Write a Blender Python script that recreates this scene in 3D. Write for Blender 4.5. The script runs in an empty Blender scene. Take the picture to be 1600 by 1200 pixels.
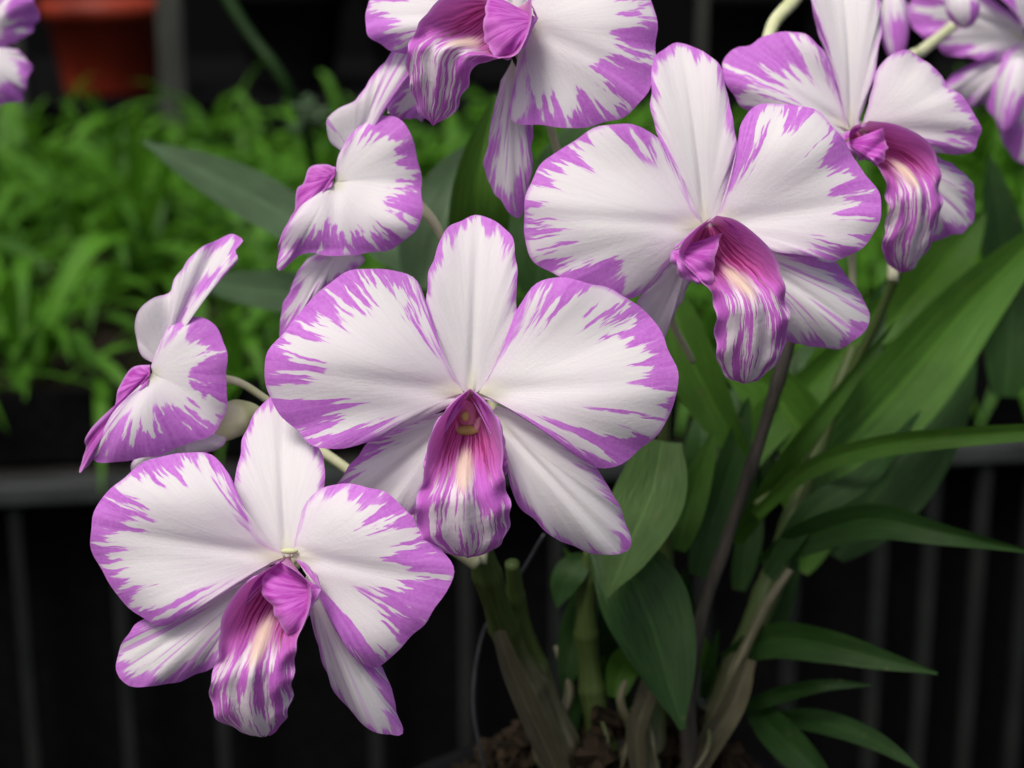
import bpy, math, random
import numpy as np
from mathutils import Vector, Matrix
random.seed(7); np.random.seed(7)
S=bpy.context.scene
S.view_settings.view_transform='Standard'; S.view_settings.look='None'; S.view_settings.exposure=0
# ------------------------------------------------------------------ frame of the plant (metres)
PITCH=math.radians(15); H=1.25; K=0.6/1600
EYE=Vector((0,0,H)); F=Vector((0,math.cos(PITCH),-math.sin(PITCH))); R=Vector((1,0,0)); U=Vector((0,math.sin(PITCH),math.cos(PITCH)))
def P(x,y,d): return EYE+F*d+R*((x-800)*K*d)+U*((600-y)*K*d)
cd=bpy.data.cameras.new("camera"); cam=bpy.data.objects.new("camera",cd); S.collection.objects.link(cam)
cam.matrix_world=Matrix(((R.x,U.x,-F.x,EYE.x),(R.y,U.y,-F.y,EYE.y),(R.z,U.z,-F.z,EYE.z),(0,0,0,1)))
cd.lens=60; cd.sensor_width=36; cd.clip_start=0.01; cd.clip_end=500
cd.dof.use_dof=True; cd.dof.focus_distance=0.322; cd.dof.aperture_fstop=15.5
S.camera=cam
# ------------------------------------------------------------------ light
w=bpy.data.worlds.new("World"); S.world=w; w.use_nodes=True
nt=w.node_tree; sky=nt.nodes.new("ShaderNodeTexSky"); sky.sky_type='NISHITA'; sky.sun_disc=False
EL=math.radians(58); AZ=math.radians(212)
sky.sun_elevation=EL; sky.sun_rotation=AZ; sky.dust_density=6; sky.air_density=0.7
nt.links.new(sky.outputs[0],nt.nodes["Background"].inputs[0]); nt.nodes["Background"].inputs[1].default_value=0.115
sd=bpy.data.lights.new("sun",'SUN'); sun=bpy.data.objects.new("sun",sd); S.collection.objects.link(sun)
sd.energy=2.3; sd.angle=math.radians(20); sd.color=(1,0.96,0.90)
sv=Vector((math.sin(AZ)*math.cos(EL),math.cos(AZ)*math.cos(EL),math.sin(EL)))
sun.rotation_euler=sv.to_track_quat('Z','Y').to_euler(); sun.location=(0,-1,3)
# ------------------------------------------------------------------ node helper
class G:
    def __init__(s,name):
        s.m=bpy.data.materials.new(name); s.m.use_nodes=True; s.t=s.m.node_tree; s.n=s.t.nodes
        s.b=s.n["Principled BSDF"]; s.out=s.n["Material Output"]
    def put(s,i,v):
        if hasattr(v,'is_output') or isinstance(v,bpy.types.NodeSocket): s.t.links.new(v,i)
        elif isinstance(v,(tuple,list)): i.default_value=tuple(v)+((1,) if len(v)==3 and i.type=='RGBA' else ())
        else: i.default_value=v
    def m2(s,op,a,b=0,c=None,clamp=False):
        n=s.n.new("ShaderNodeMath"); n.operation=op; n.use_clamp=clamp
        s.put(n.inputs[0],a); s.put(n.inputs[1],b)
        if c is not None: s.put(n.inputs[2],c)
        return n.outputs[0]
    def at(s,name):
        n=s.n.new("ShaderNodeAttribute"); n.attribute_name=name; return n.outputs['Fac']
    def vec(s,x,y,z):
        n=s.n.new("ShaderNodeCombineXYZ"); s.put(n.inputs[0],x); s.put(n.inputs[1],y); s.put(n.inputs[2],z); return n.outputs[0]
    def noise(s,v,sc=1,det=2,rough=0.5):
        n=s.n.new("ShaderNodeTexNoise"); n.inputs['Scale'].default_value=sc; n.inputs['Detail'].default_value=det; n.inputs['Roughness'].default_value=rough
        if v is not None: s.put(n.inputs['Vector'],v)
        return n.outputs['Fac']
    def mr(s,v,a,b,c=0,d=1,smooth=False):
        n=s.n.new("ShaderNodeMapRange"); n.clamp=True
        if smooth: n.interpolation_type='SMOOTHSTEP'
        s.put(n.inputs[0],v); s.put(n.inputs[1],a); s.put(n.inputs[2],b); s.put(n.inputs[3],c); s.put(n.inputs[4],d); return n.outputs[0]
    def mix(s,f,a,b,mode='MIX'):
        n=s.n.new("ShaderNodeMix"); n.data_type='RGBA'; n.blend_type=mode
        s.put(n.inputs[0],f); s.put(n.inputs[6],a); s.put(n.inputs[7],b); return n.outputs[2]
    def bump(s,h,st,dist):
        n=s.n.new("ShaderNodeBump"); n.inputs['Strength'].default_value=st; n.inputs['Distance'].default_value=dist
        s.put(n.inputs['Height'],h); return n.outputs[0]
    def obj(s):
        return s.n.new("ShaderNodeTexCoord").outputs['Object']
    def fin(s,col,rough=0.5,bump=None,transl=0,tcol=None,spec=0.3,sheen=0):
        s.put(s.b.inputs['Base Color'],col); s.put(s.b.inputs['Roughness'],rough); s.b.inputs['Specular IOR Level'].default_value=spec
        if sheen: s.b.inputs['Sheen Weight'].default_value=sheen
        if bump is not None: s.t.links.new(bump,s.b.inputs['Normal'])
        if transl:
            tr=s.n.new("ShaderNodeBsdfTranslucent"); s.put(tr.inputs[0],tcol if tcol is not None else col)
            mx=s.n.new("ShaderNodeMixShader"); mx.inputs[0].default_value=transl
            s.t.links.new(s.b.outputs[0],mx.inputs[1]); s.t.links.new(tr.outputs[0],mx.inputs[2]); s.t.links.new(mx.outputs[0],s.out.inputs[0])
        return s.m
def mat_tepal():
    g=G("petal_white_purple")
    s=g.at("sp"); r=g.at("rr"); e=g.at("edge"); a=g.at("amp"); sd=g.at("seed"); st=g.at("stripe")
    a=g.m2('MULTIPLY',a,0.88)
    wob=g.noise(g.obj(),240,2); s2=g.m2('ADD',s,g.m2('MULTIPLY_ADD',wob,12,-6))
    fine=g.noise(g.vec(g.m2('MULTIPLY',s2,1/12.5),g.m2('MULTIPLY',r,2.8),sd),1,3,0.55)
    coarse=g.noise(g.vec(g.m2('MULTIPLY',s,1/42),g.m2('MULTIPLY',r,1.0),g.m2('ADD',sd,33)),1,1)
    n=g.m2('ADD',g.m2('MULTIPLY_ADD',fine,3.6,-1.8),g.m2('MULTIPLY_ADD',coarse,3.4,-1.2))
    n=g.m2('MINIMUM',g.m2('MAXIMUM',n,0.02),1.25)
    thr=g.m2('ADD',g.m2('MULTIPLY',a,n),g.m2('MULTIPLY_ADD',fine,9,-2.2))
    thr=g.m2('MULTIPLY',g.m2('MULTIPLY',thr,g.mr(a,0,4)),g.mr(r,0.3,0.75))
    mask=g.mr(g.m2('SUBTRACT',thr,e),-5,5.5,smooth=True)
    sf=g.noise(g.vec(g.m2('MULTIPLY',s,1/14),g.m2('MULTIPLY',r,1.1),g.m2('ADD',sd,71)),1,1)
    stripe=g.m2('MULTIPLY',g.m2('MULTIPLY',g.mr(sf,0.57,0.65,smooth=True),g.mr(r,0.2,0.45)),st)
    mask=g.m2('MAXIMUM',mask,g.m2('MULTIPLY',stripe,0.8))
    vein=g.noise(g.vec(g.m2('MULTIPLY',s2,1/7.5),g.m2('MULTIPLY',r,1.5),sd),1,2)
    sp=g.noise(g.obj(),1300,3)
    big=g.noise(g.obj(),70,3)
    white=g.mix(g.mr(vein,0.3,0.62),(0.85,0.835,0.86),(0.89,0.885,0.885))
    white=g.mix(g.mr(big,0.4,0.7,0,0.45),white,(0.86,0.79,0.865))
    white=g.mix(g.mr(g.m2('SUBTRACT',thr,e),-26,0,0,0.30),white,(0.84,0.66,0.86))
    white=g.mix(g.mr(r,0.0,0.2,0.7,0),white,(0.70,0.75,0.44))
    pur=g.mix(g.mr(vein,0.3,0.65),(0.545,0.135,0.65),(0.68,0.22,0.79))
    pur=g.mix(g.mr(sp,0.4,0.65,0,0.3),pur,(0.75,0.34,0.85))
    pur=g.mix(g.mr(g.m2('SUBTRACT',thr,e),0,18,0.3,0),pur,(0.77,0.40,0.86))
    col=g.mix(mask,white,pur)
    cell=g.noise(g.obj(),2600,2)
    h=g.m2('ADD',g.m2('MULTIPLY',vein,0.6),g.m2('ADD',g.m2('MULTIPLY',sp,0.8),g.m2('MULTIPLY',cell,0.3)))
    return g.fin(col,0.62,g.bump(h,0.2,0.0005),0.32,spec=0.2,sheen=0.12)
def mat_lip():
    g=G("lip_magenta_streaked")
    s=g.at("ls"); t=g.at("lt"); sd=g.at("seed")
    wob=g.noise(g.obj(),250,2)
    ang=g.m2('ADD',g.m2('DIVIDE',s,g.m2('ADD',0.22,g.m2('MULTIPLY',t,0.9))),g.m2('MULTIPLY_ADD',wob,0.20,-0.10))
    st=g.noise(g.vec(g.m2('MULTIPLY',ang,12),g.m2('MULTIPLY',t,4.0),sd),1,3,0.6)
    lo=g.noise(g.vec(g.m2('MULTIPLY',ang,3.0),g.m2('MULTIPLY',t,5),g.m2('ADD',sd,9)),1,1)
    ab=g.m2('ABSOLUTE',s)
    k=g.m2('ADD',g.m2('MULTIPLY_ADD',st,3.2,-1.6),g.m2('ADD',g.m2('MULTIPLY_ADD',lo,1.8,-0.9),g.mr(ab,0.25,1.0,-0.08,0.38)))
    k=g.m2('ADD',k,g.mr(t,0.90,1.0,0,0.35))
    k=g.m2('ADD',k,g.mr(t,0.70,0.45,0,0.28))
    tong=g.mix(g.mr(k,-0.04,0.20,smooth=True),(0.88,0.80,0.87),g.mix(st,(0.42,0.035,0.45),(0.74,0.24,0.79)))
    thr=g.mix(g.mr(st,0.40,0.58),(0.24,0.010,0.11),(0.64,0.12,0.42))
    thr=g.mix(g.mr(ab,0.5,1.0),thr,(0.60,0.15,0.56))
    thr=g.mix(g.mr(t,0.0,0.10,0.8,0),thr,(0.70,0.30,0.60))
    tt=g.m2('ADD',t,g.m2('MULTIPLY_ADD',st,0.34,-0.17))
    tt=g.m2('ADD',tt,g.m2('MULTIPLY',ab,-0.12))
    col=g.mix(g.mr(tt,0.28,0.48,smooth=True),thr,tong)
    cs=g.m2('POWER',g.m2('DIVIDE',s,0.24),2); ct=g.m2('POWER',g.m2('DIVIDE',g.m2('SUBTRACT',t,0.44),0.11),2)
    cr=g.m2('EXPONENT',g.m2('MULTIPLY',g.m2('ADD',cs,ct),-1.0))
    cr=g.mr(g.m2('ADD',cr,g.m2('MULTIPLY_ADD',st,0.7,-0.35)),0.15,0.85,smooth=True)
    col=g.mix(g.m2('MULTIPLY',cr,0.9),col,(0.90,0.72,0.56))
    col=g.mix(g.mr(ab,0.93,0.99,0,0.6),col,(0.74,0.38,0.82))
    sp=g.noise(g.obj(),900,3)
    return g.fin(col,0.58,g.bump(g.m2('ADD',st,g.m2('MULTIPLY',sp,0.5)),0.4,0.0007),0.28,spec=0.22,sheen=0.12)
def mat_lobe():
    g=G("lip_lobe_magenta")
    s=g.at("sp"); r=g.at("rr"); e=g.at("edge"); sd=g.at("seed")
    st=g.noise(g.vec(g.m2('MULTIPLY',s,1/8),g.m2('MULTIPLY',r,1.8),sd),1,3)
    col=g.mix(g.mr(st,0.4,0.6),(0.42,0.045,0.42),(0.62,0.16,0.63))
    o=g.noise(g.obj(),150,2); col=g.mix(g.mr(o,0.45,0.65,0,0.4),col,(0.70,0.26,0.70))
    col=g.mix(g.mr(e,0,6,0.6,0),col,(0.74,0.40,0.84))
    return g.fin(col,0.58,g.bump(st,0.35,0.0006),0.25,sheen=0.12,spec=0.2)
def mat_leaf(name,a,b,c=None,rough=0.46,tr=0.2,bs=1,spec=0.25):
    g=G(name); s=g.at("ls"); t=g.at("lt"); sd=g.at("seed")
    v=g.noise(g.vec(g.m2('MULTIPLY',s,14),g.m2('MULTIPLY',t,1.5),sd),1,2)
    o=g.noise(g.obj(),35*bs,4,0.6)
    col=g.mix(g.mr(v,0.35,0.65),a,b)
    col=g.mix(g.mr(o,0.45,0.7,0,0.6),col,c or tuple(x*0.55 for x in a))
    col=g.mix(g.mr(g.m2('ABSOLUTE',s),0.0,0.07,0.5,0),col,tuple(min(1,x*1.6) for x in b))
    sp=g.noise(g.obj(),400*bs,2)
    col=g.mix(g.mr(sp,0.68,0.75,0,0.35),col,(0.16,0.15,0.06))
    if bs<1:
        hh=g.noise(g.vec(sd,0,0),1.7,0); col=g.mix(g.mr(hh,0.4,0.7,0,0.8),col,(0.016,0.06,0.006))
    return g.fin(col,g.mr(o,0.3,0.7,rough-0.08,rough+0.15),g.bump(v,0.35,0.001),tr,tcol=g.mix(0.5,col,tuple(min(1,x*1.5) for x in b)),spec=spec)
def mat_simple(name,a,b,sc,rough=0.7,bmp=0.4,dist=0.002,det=5,stretch=None,spec=0.3,a2=None):
    g=G(name); v=g.obj()
    if stretch:
        mp=g.n.new("ShaderNodeMapping"); mp.inputs['Scale'].default_value=stretch; g.t.links.new(v,mp.inputs[0]); v=mp.outputs[0]
    n=g.noise(v,sc,det,0.6)
    col=g.mix(g.mr(n,0.35,0.65),a,b)
    if a2: col=g.mix(g.mr(g.noise(v,sc*3.1,3),0.5,0.65),col,a2)
    return g.fin(col,rough,g.bump(n,bmp,dist),spec=spec)
def mat_cane():
    g=G("cane_sheathed"); t=g.at("lt"); s=g.at("ls"); sd=g.at("seed"); dry=g.at("dry")
    st=g.noise(g.vec(g.m2('MULTIPLY',s,10),g.m2('MULTIPLY',t,1.0),sd),1,2)
    o=g.noise(g.obj(),60,4)
    gr=g.mix(g.mr(st,0.35,0.65),(0.045,0.078,0.015),(0.08,0.118,0.030))
    dr=g.mix(g.mr(st,0.4,0.6),(0.10,0.097,0.052),(0.20,0.19,0.12))
    dr=g.mix(g.mr(o,0.45,0.65,0,0.8),dr,(0.055,0.062,0.024))
    col=g.mix(g.mr(g.m2('ADD',dry,g.m2('MULTIPLY_ADD',o,1.0,-0.5)),0.35,0.6),gr,dr)
    return g.fin(col,0.5,g.bump(st,0.2,0.0005),spec=0.3)
MT=mat_tepal(); ML=mat_lip(); MO=mat_lobe(); MC=mat_cane()
ML1=mat_leaf("leaf_green",(0.046,0.132,0.012),(0.075,0.185,0.022))
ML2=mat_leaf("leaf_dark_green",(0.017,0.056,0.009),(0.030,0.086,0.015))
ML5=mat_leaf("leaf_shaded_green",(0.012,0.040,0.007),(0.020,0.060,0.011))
ML3=mat_leaf("leaf_pale_green",(0.065,0.145,0.030),(0.095,0.19,0.045))
ML4=mat_leaf("leaf_grey_green",(0.045,0.09,0.04),(0.07,0.125,0.06),rough=0.5)
MSHEATH=mat_leaf("dry_sheath",(0.075,0.068,0.036),(0.14,0.13,0.078),rough=0.6,tr=0.25)
MBED=mat_leaf("ground_cover_green",(0.062,0.195,0.010),(0.105,0.29,0.019),c=(0.025,0.09,0.006),tr=0.3,bs=0.3)
MPED=mat_simple("pedicel_pale_green",(0.50,0.55,0.28),(0.66,0.68,0.46),120,0.5,0.2,0.0004)
MBROWN=mat_simple("spent_stem_brown",(0.030,0.027,0.020),(0.075,0.068,0.052),90,0.7,0.5,0.001,stretch=(3,3,0.5))
MCOL=mat_simple("column_pink",(0.62,0.18,0.36),(0.74,0.38,0.48),300,0.4,0.2,0.0003)
MANT=mat_simple("anther_yellow_green",(0.34,0.30,0.07),(0.50,0.42,0.14),400,0.5,0.2,0.0003)
# ------------------------------------------------------------------ geometry helpers
def cr(pts,n):
    pts=np.array(pts,float)
    q=np.vstack([2*pts[0]-pts[1],pts,2*pts[-1]-pts[-2]])
    out=[]
    for i in range(1,len(q)-2):
        for u in np.linspace(0,1,14,endpoint=False):
            a,b,c,d=q[i-1],q[i],q[i+1],q[i+2]
            out.append(0.5*((2*b)+(-a+c)*u+(2*a-5*b+4*c-d)*u*u+(-a+3*b-3*c+d)*u**3))
    out.append(q[-2]); out=np.array(out)
    L=np.r_[0,np.cumsum(np.linalg.norm(np.diff(out,axis=0),axis=1))]
    x=np.linspace(0,L[-1],n)
    return np.stack([np.interp(x,L,out[:,k]) for k in range(out.shape[1])],1),L[-1]
def setattrs(me,d):
    for k,v in d.items():
        a=me.attributes.new(k,'FLOAT','POINT'); a.data.foreach_set('value',np.asarray(v,np.float32).ravel())
def mk(name,verts,faces,mat,attrs=None,parent=None,pM=None,M=None,smooth=True):
    me=bpy.data.meshes.new(name); verts=[tuple(v) for v in verts]
    if M is None:   # centre the origin on the mesh
        c=Vector(np.mean(np.array(verts),axis=0)); verts=[tuple(Vector(v)-c) for v in verts]; M=Matrix.Translation(c)
    me.from_pydata(verts,[],faces); me.update()
    if attrs: setattrs(me,attrs)
    if smooth: me.polygons.foreach_set('use_smooth',[True]*len(me.polygons))
    for m in (mat if isinstance(mat,list) else [mat]): me.materials.append(m)
    ob=bpy.data.objects.new(name,me); S.collection.objects.link(ob)
    if parent is not None:
        ob.parent=parent
        if pM is not None: ob.matrix_parent_inverse=pM.inverted()
    ob.matrix_basis=M
    return ob
def grid(nr,nc,wrap=False):
    f=[]
    for i in range(nr-1):
        for j in range(nc if wrap else nc-1):
            j2=(j+1)%nc; f.append((i*nc+j,i*nc+j2,(i+1)*nc+j2,(i+1)*nc+j))
    return f
def empty(name,loc,label,cat,group=None):
    e=bpy.data.objects.new(name,None); S.collection.objects.link(e); e.empty_display_size=0.02
    e.location=loc; e["label"]=label; e["category"]=cat
    if group: e["group"]=group
    return e,Matrix.Translation(loc)
def smooth(x,a,b):
    t=np.clip((x-a)/(b-a),0,1); return t*t*(3-2*t)
PAMP=[0,6,35,62,85,95,95,85,60,18,3,0]
DAMP=[0,3,5,8,11,17,27,17,11,8,5,3,0]
SAMP=[0,5,12,20,26,30,26,20,12,5,0]
def tepal(fl,name,outline,base,kind='petal',z0=0,tilt=0.0,arch=0.003,side=-0.004,rip=0.0012,amp=None,stripe=0,mat=None,roll=0.002,bend=0.3):
    cx,cy,m=fl['c'][0],fl['c'][1],fl['m']
    NS,NR=96,32
    M,per=cr(outline,NS)
    B=np.array(base,float)
    ph=random.uniform(0,6.28); n1=random.choice([3,4,5])
    sv_=np.linspace(0,1,NS)
    cen=M.mean(0); jit=(1.6*np.sin(sv_*61+ph)+0.9*np.sin(sv_*97+2*ph)+1.9*np.sin(sv_*33+3*ph))*np.sin(np.pi*sv_)**0.6
    nrm=(M-cen)/(np.linalg.norm(M-cen,axis=1)[:,None]+1e-6); M=M+nrm*jit[:,None]
    D=M-B; dist=np.linalg.norm(D,axis=1)
    axis=D[np.argsort(dist)[-10:]].mean(0)
    if kind!='petal': axis=D[NS//2-2:NS//2+3].mean(0)
    L=np.linalg.norm(axis); ax=axis/L; pr=np.array([-ax[1],ax[0]])
    hw=np.abs(D@pr).max()
    r=np.linspace(0,1,NR)[:,None,None]
    C=B+ (D*(1-bend)+ (ax[None,:]*(np.maximum(D@ax,0))[:,None])*bend)*0.5
    pts=(1-r)**2*B+2*r*(1-r)*C[None]+r**2*M[None]
    q=pts-B; t=np.clip((q@ax)/L,-0.2,1.3); wv=(q@pr)/hw
    s=np.linspace(0,1,NS)[None,:]; rr=r[:,:,0]
    edgefade=np.sin(np.pi*s)**0.5
    tp=np.clip(t,0,1.3)
    z=z0+tilt*tp**1.2+arch*np.sin(np.pi*np.clip(tp,0,1))+side*wv**2*(0.3+0.7*tp)
    z=z+rip*rr**3*np.sin(n1*2*np.pi*s+ph)*edgefade+0.26*rip*rr**4*np.sin((2*n1+3)*2*np.pi*s+ph*2)*edgefade
    z=z-roll*rr**7*edgefade-0.0009*np.exp(-(wv/0.09)**2)*(1-0.6*tp)*(tp>0)*smooth(rr,0,0.2)
    if kind=='petal': z=z+0.0013*np.sin(wv*5+ph)*np.sin(np.pi*np.clip(tp,0,1))
    X=pts.reshape(-1,2); dmin=np.full(len(X),1e9)
    for a,b in zip(M[:-1],M[1:]):
        ab=b-a; u=np.clip(((X-a)@ab)/(ab@ab+1e-9),0,1); dd=np.linalg.norm(X-a-u[:,None]*ab,axis=1); dmin=np.minimum(dmin,dd)
    A=amp if amp is not None else {'petal':PAMP,'dorsal':DAMP,'sepal':SAMP,'lobe':SAMP}[kind]
    av=np.interp(np.linspace(0,1,NS),np.linspace(0,1,len(A)),A)
    av=np.broadcast_to(av[None,:],(NR,NS))
    verts=np.stack([(pts[:,:,0]-cx)*m,(cy-pts[:,:,1])*m,z],2).reshape(-1,3)
    sd=random.uniform(0,500)
    at={'sp':np.broadcast_to(s*per,(NR,NS)),'rr':np.broadcast_to(rr,(NR,NS)),'edge':dmin,'amp':av,'seed':np.full(NR*NS,sd),'stripe':np.full(NR*NS,stripe)}
    ob=mk(name,verts,grid(NR,NS),mat or MT,at,parent=fl['ob'],M=Matrix.Identity(4))
    return ob
def lip(fl,Lp,Rp,z0=0.004,throat=0.010,fwd=0.008,tipback=0.006,lob=0.003):
    cx,cy,m=fl['c'][0],fl['c'][1],fl['m']
    NT,NC=72,49
    A,_=cr(Lp,NT); B,_=cr(Rp,NT)
    s=np.linspace(-1,1,NC)[None,:]; t=np.linspace(0,1,NT)[:,None]
    pts=A[:,None,:]*(1-(s[...,None]+1)/2)+B[:,None,:]*((s[...,None]+1)/2)
    a=1-smooth(t,0.25,0.60)
    z=z0+fwd*np.sin(np.pi*np.clip(t*0.95+0.05,0,1))-throat*a*(1-np.abs(s)**2.2)+0.0030*(1-s**2)*(1-a)-tipback*t**3
    z=z+lob*a*np.abs(s)**3
    z=z+0.0011*(1-a)*np.abs(s)**2.5*np.sin(t*38+s*3)+0.0006*(1-a)*np.sin(s*10+1)*np.sin(np.pi*t)
    z=z+0.0014*np.exp(-(s/0.16)**2)*np.exp(-((t-0.45)/0.13)**2)
    fr=(1-a)*np.abs(s)**6*2.0*np.sin(t*52+s*2)
    px=pts[:,:,0]+fr*np.sign(s); py=pts[:,:,1]+1.5*np.sin(s*16)*t**6
    verts=np.stack([(px-cx)*m,(cy-py)*m,z],2).reshape(-1,3)
    at={'ls':np.broadcast_to(s,(NT,NC)),'lt':np.broadcast_to(t,(NT,NC)),'seed':np.full(NT*NC,random.uniform(0,500))}
    return mk("lip",verts,grid(NT,NC),ML,at,parent=fl['ob'],M=Matrix.Identity(4))
def tube_data(pts,rad,nc=14,n=None):
    pts=np.array([tuple(p) for p in pts],float); n=n or max(16,len(pts)*8)
    both=np.hstack([pts,np.array(rad)[:,None]]); c,_=cr(both,n)
    p=c[:,:3]; r=np.abs(c[:,3]); tg=np.gradient(p,axis=0); tg/=np.linalg.norm(tg,axis=1)[:,None]+1e-12
    ref=np.array([0.13,0.9,0.2]); V=[];
    for i in range(n):
        x=np.cross(tg[i],ref); x/=np.linalg.norm(x)+1e-9; y=np.cross(tg[i],x)
        for j in range(nc):
            a=2*math.pi*j/nc; V.append(p[i]+r[i]*(math.cos(a)*x+math.sin(a)*y))
    f=grid(n,nc,True); f.append(tuple(range(nc))[::-1]); f.append(tuple((n-1)*nc+j for j in range(nc)))
    ls=np.tile(np.abs(np.linspace(-1,1,nc)),n); lt=np.repeat(np.linspace(0,1,n),nc)
    return V,f,ls,lt
def merge(parts):
    V=[];Fc=[];A=[];B=[]
    for v,f,a,b in parts:
        o=len(V); V+=list(v); Fc+=[tuple(i+o for i in q) for q in f]; A+=list(a); B+=list(b)
    return V,Fc,A,B
def ellipsoid(c,rx,ry,rz,axis=(0,0,1),n=14,k=12,taper=0):
    q=Vector(axis).normalized().to_track_quat('Z','Y'); V=[]
    for i in range(n):
        a=math.pi*i/(n-1); 
        for j in range(k):
            b=2*math.pi*j/k; zz=math.cos(a); rr=max(math.sin(a),0.02)*(1-taper*zz)
            V.append(tuple(Vector(c)+q@Vector((rx*rr*math.cos(b),ry*rr*math.sin(b),rz*zz))))
    return V,grid(n,k,True),[0]*(n*k),[0.5]*(n*k)
# ------------------------------------------------------------------ orchid plant
base=P(960,1230,0.42)
plant,PM=empty("orchid_plant",base,"flowering orchid with white and purple edged blooms in a pot","orchid")
def flower(c,d,stem,parent=None,pM=None,label=None,rad=None,extra=None,cup=26):
    m=K*d; loc=P(c[0],c[1],d)
    M=Matrix(((R.x,U.x,-F.x,loc.x),(R.y,U.y,-F.y,loc.y),(R.z,U.z,-F.z,loc.z),(0,0,0,1)))
    pts=[((x-c[0])*m,(c[1]-y)*m,-b) for x,y,b in stem]
    n=len(pts); rad=rad or list(np.linspace(9,6,n))
    parts=[tube_data(pts,[q*m for q in rad],12),ellipsoid((0,0,-0.0052),cup*m,cup*m,12*m)]
    for e in (extra or []):
        parts.append(tube_data([((x-c[0])*m,(c[1]-y)*m,-b) for x,y,b,_ in e],[q[3]*m for q in e],14))
    V,Fc,a,b=merge(parts)
    ob=mk("flower",V,Fc,MPED,None,parent=parent or plant,pM=pM or PM,M=M)
    if label: ob["label"]=label
    return {'ob':ob,'c':c,'m':m,'M':M}
# --- centre flower
f=flower((735,615),0.322,[(735,620,0.004),(740,650,0.014),(745,730,0.03),(748,820,0.045)])
tepal(f,"sepal",[(712,606),(686,562),(670,520),(666,480),(669,430),(680,385),(702,350),(735,331),(768,334),(795,362),(808,410),(808,460),(804,510),(788,560),(760,606)],(736,618),'dorsal',z0=-0.003,tilt=-0.003,arch=0.002,side=0.003,rip=0.0006)
tepal(f,"sepal",[(712,640),(640,658),(575,690),(535,735),(505,785),(505,822),(560,832),(620,817),(655,797),(672,745),(692,695),(716,662)],(718,648),'sepal',z0=-0.004,tilt=-0.012,side=0.002,amp=[0,3,12,45,40,20,10,10,10,4,0])
tepal(f,"sepal",[(778,634),(830,655),(880,688),(932,735),(970,790),(988,840),(982,868),(940,874),(890,856),(840,822),(806,785),(794,740),(785,700),(770,660)],(764,645),'sepal',z0=-0.004,tilt=-0.003,arch=0.004,side=-0.002,amp=[0,2,7,12,16,26,22,14,9,5,0])
tepal(f,"petal",[(718,600),(705,588),(688,545),(672,490),(650,440),(612,421),(560,419),(510,445),(465,492),(430,535),(417,575),(420,612),(440,652),(480,690),(530,700),(580,690),(640,665),(690,641),(718,626)],(724,614),z0=-0.001,tilt=0.004,amp=[0,1,6,35,85,80,78,95,90,115,95,20,2,0,0])
tepal(f,"petal",[(756,600),(768,578),(790,530),(810,480),(835,447),(878,433),(932,445),(987,470),(1030,510),(1052,560),(1056,610),(1038,665),(1000,707),(950,730),(915,722),(870,690),(820,655),(780,632),(758,624)],(748,614),z0=-0.001,tilt=0.003,amp=[0,1,6,18,70,120,105,90,95,105,110,45,6,1,0])
lip(f,[(735,608),(714,625),(691,652),(675,688),(668,735),(652,795),(662,835),(694,860),(730,870)],[(737,608),(755,625),(774,650),(786,688),(787,735),(798,790),(790,834),(766,861),(732,870)])
tepal(f,"side_lobe",[(736,607),(712,624),(688,652),(671,690),(664,738),(676,736),(688,708),(700,672),(716,640),(734,622)],(668,715),'lobe',z0=0.006,tilt=0.001,arch=0.002,side=-0.001,mat=MO,rip=0.0003,roll=0.002)
tepal(f,"side_lobe",[(736,607),(757,624),(777,650),(790,690),(793,736),(781,734),(772,706),(762,672),(750,640),(737,622)],(789,715),'lobe',z0=0.0062,tilt=0.001,arch=0.002,side=-0.001,mat=MO,rip=0.0003,roll=0.002)
def loc(x,y,z,f=f): return ((x-f['c'][0])*f['m'],(f['c'][1]-y)*f['m'],z)
m=f['m']
V,Fc,_,_=merge([ellipsoid(loc(729,652,0.0000),17*m,14*m,28*m,(0,1,0.5)),ellipsoid(loc(712,664,0.0008),6*m,7*m,13*m,(-0.35,1,0)),ellipsoid(loc(746,664,0.0008),6*m,7*m,13*m,(0.35,1,0))])
mk("column",V,Fc,MCOL,parent=f['ob'],M=Matrix.Identity(4))
V,Fc,_,_=merge([ellipsoid(loc(729,672,0.0010),21*m,6*m,8*m,(0,1,0)),ellipsoid(loc(728,650,0.0036),7*m,5*m,8*m,(0,1,0))])
mk("anther",V,Fc,MANT,parent=f['ob'],M=Matrix.Identity(4))
# --- lower flower
f=flower((448,872),0.318,[(450,880,0.004),(470,850,0.015),(520,800,0.035),(600,790,0.045)])
tepal(f,"sepal",[(422,864),(382,828),(364,780),(361,722),(371,672),(390,636),(418,611),(452,630),(477,660),(492,700),(502,742),(500,790),(485,830),(466,864)],(446,876),'dorsal',z0=-0.003,tilt=-0.013,arch=0.003,side=0.003,rip=0.0005)
tepal(f,"sepal",[(415,888),(350,915),(290,950),(228,968),(185,1000),(168,1040),(172,1070),(208,1083),(260,1075),(310,1057),(352,1032),(380,990),(412,930)],(428,892),'sepal',z0=-0.004,tilt=-0.001,stripe=1.0,side=-0.002)
tepal(f,"sepal",[(488,915),(520,950),(548,1000),(582,1040),(606,1080),(616,1130),(623,1160),(600,1161),(565,1150),(530,1112),(505,1060),(490,1010),(480,960),(470,915)],(474,900),'sepal',z0=-0.004,tilt=-0.003,side=-0.003,amp=[0,5,15,25,25,22,14,8,8,3,0],stripe=0.4)
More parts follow.
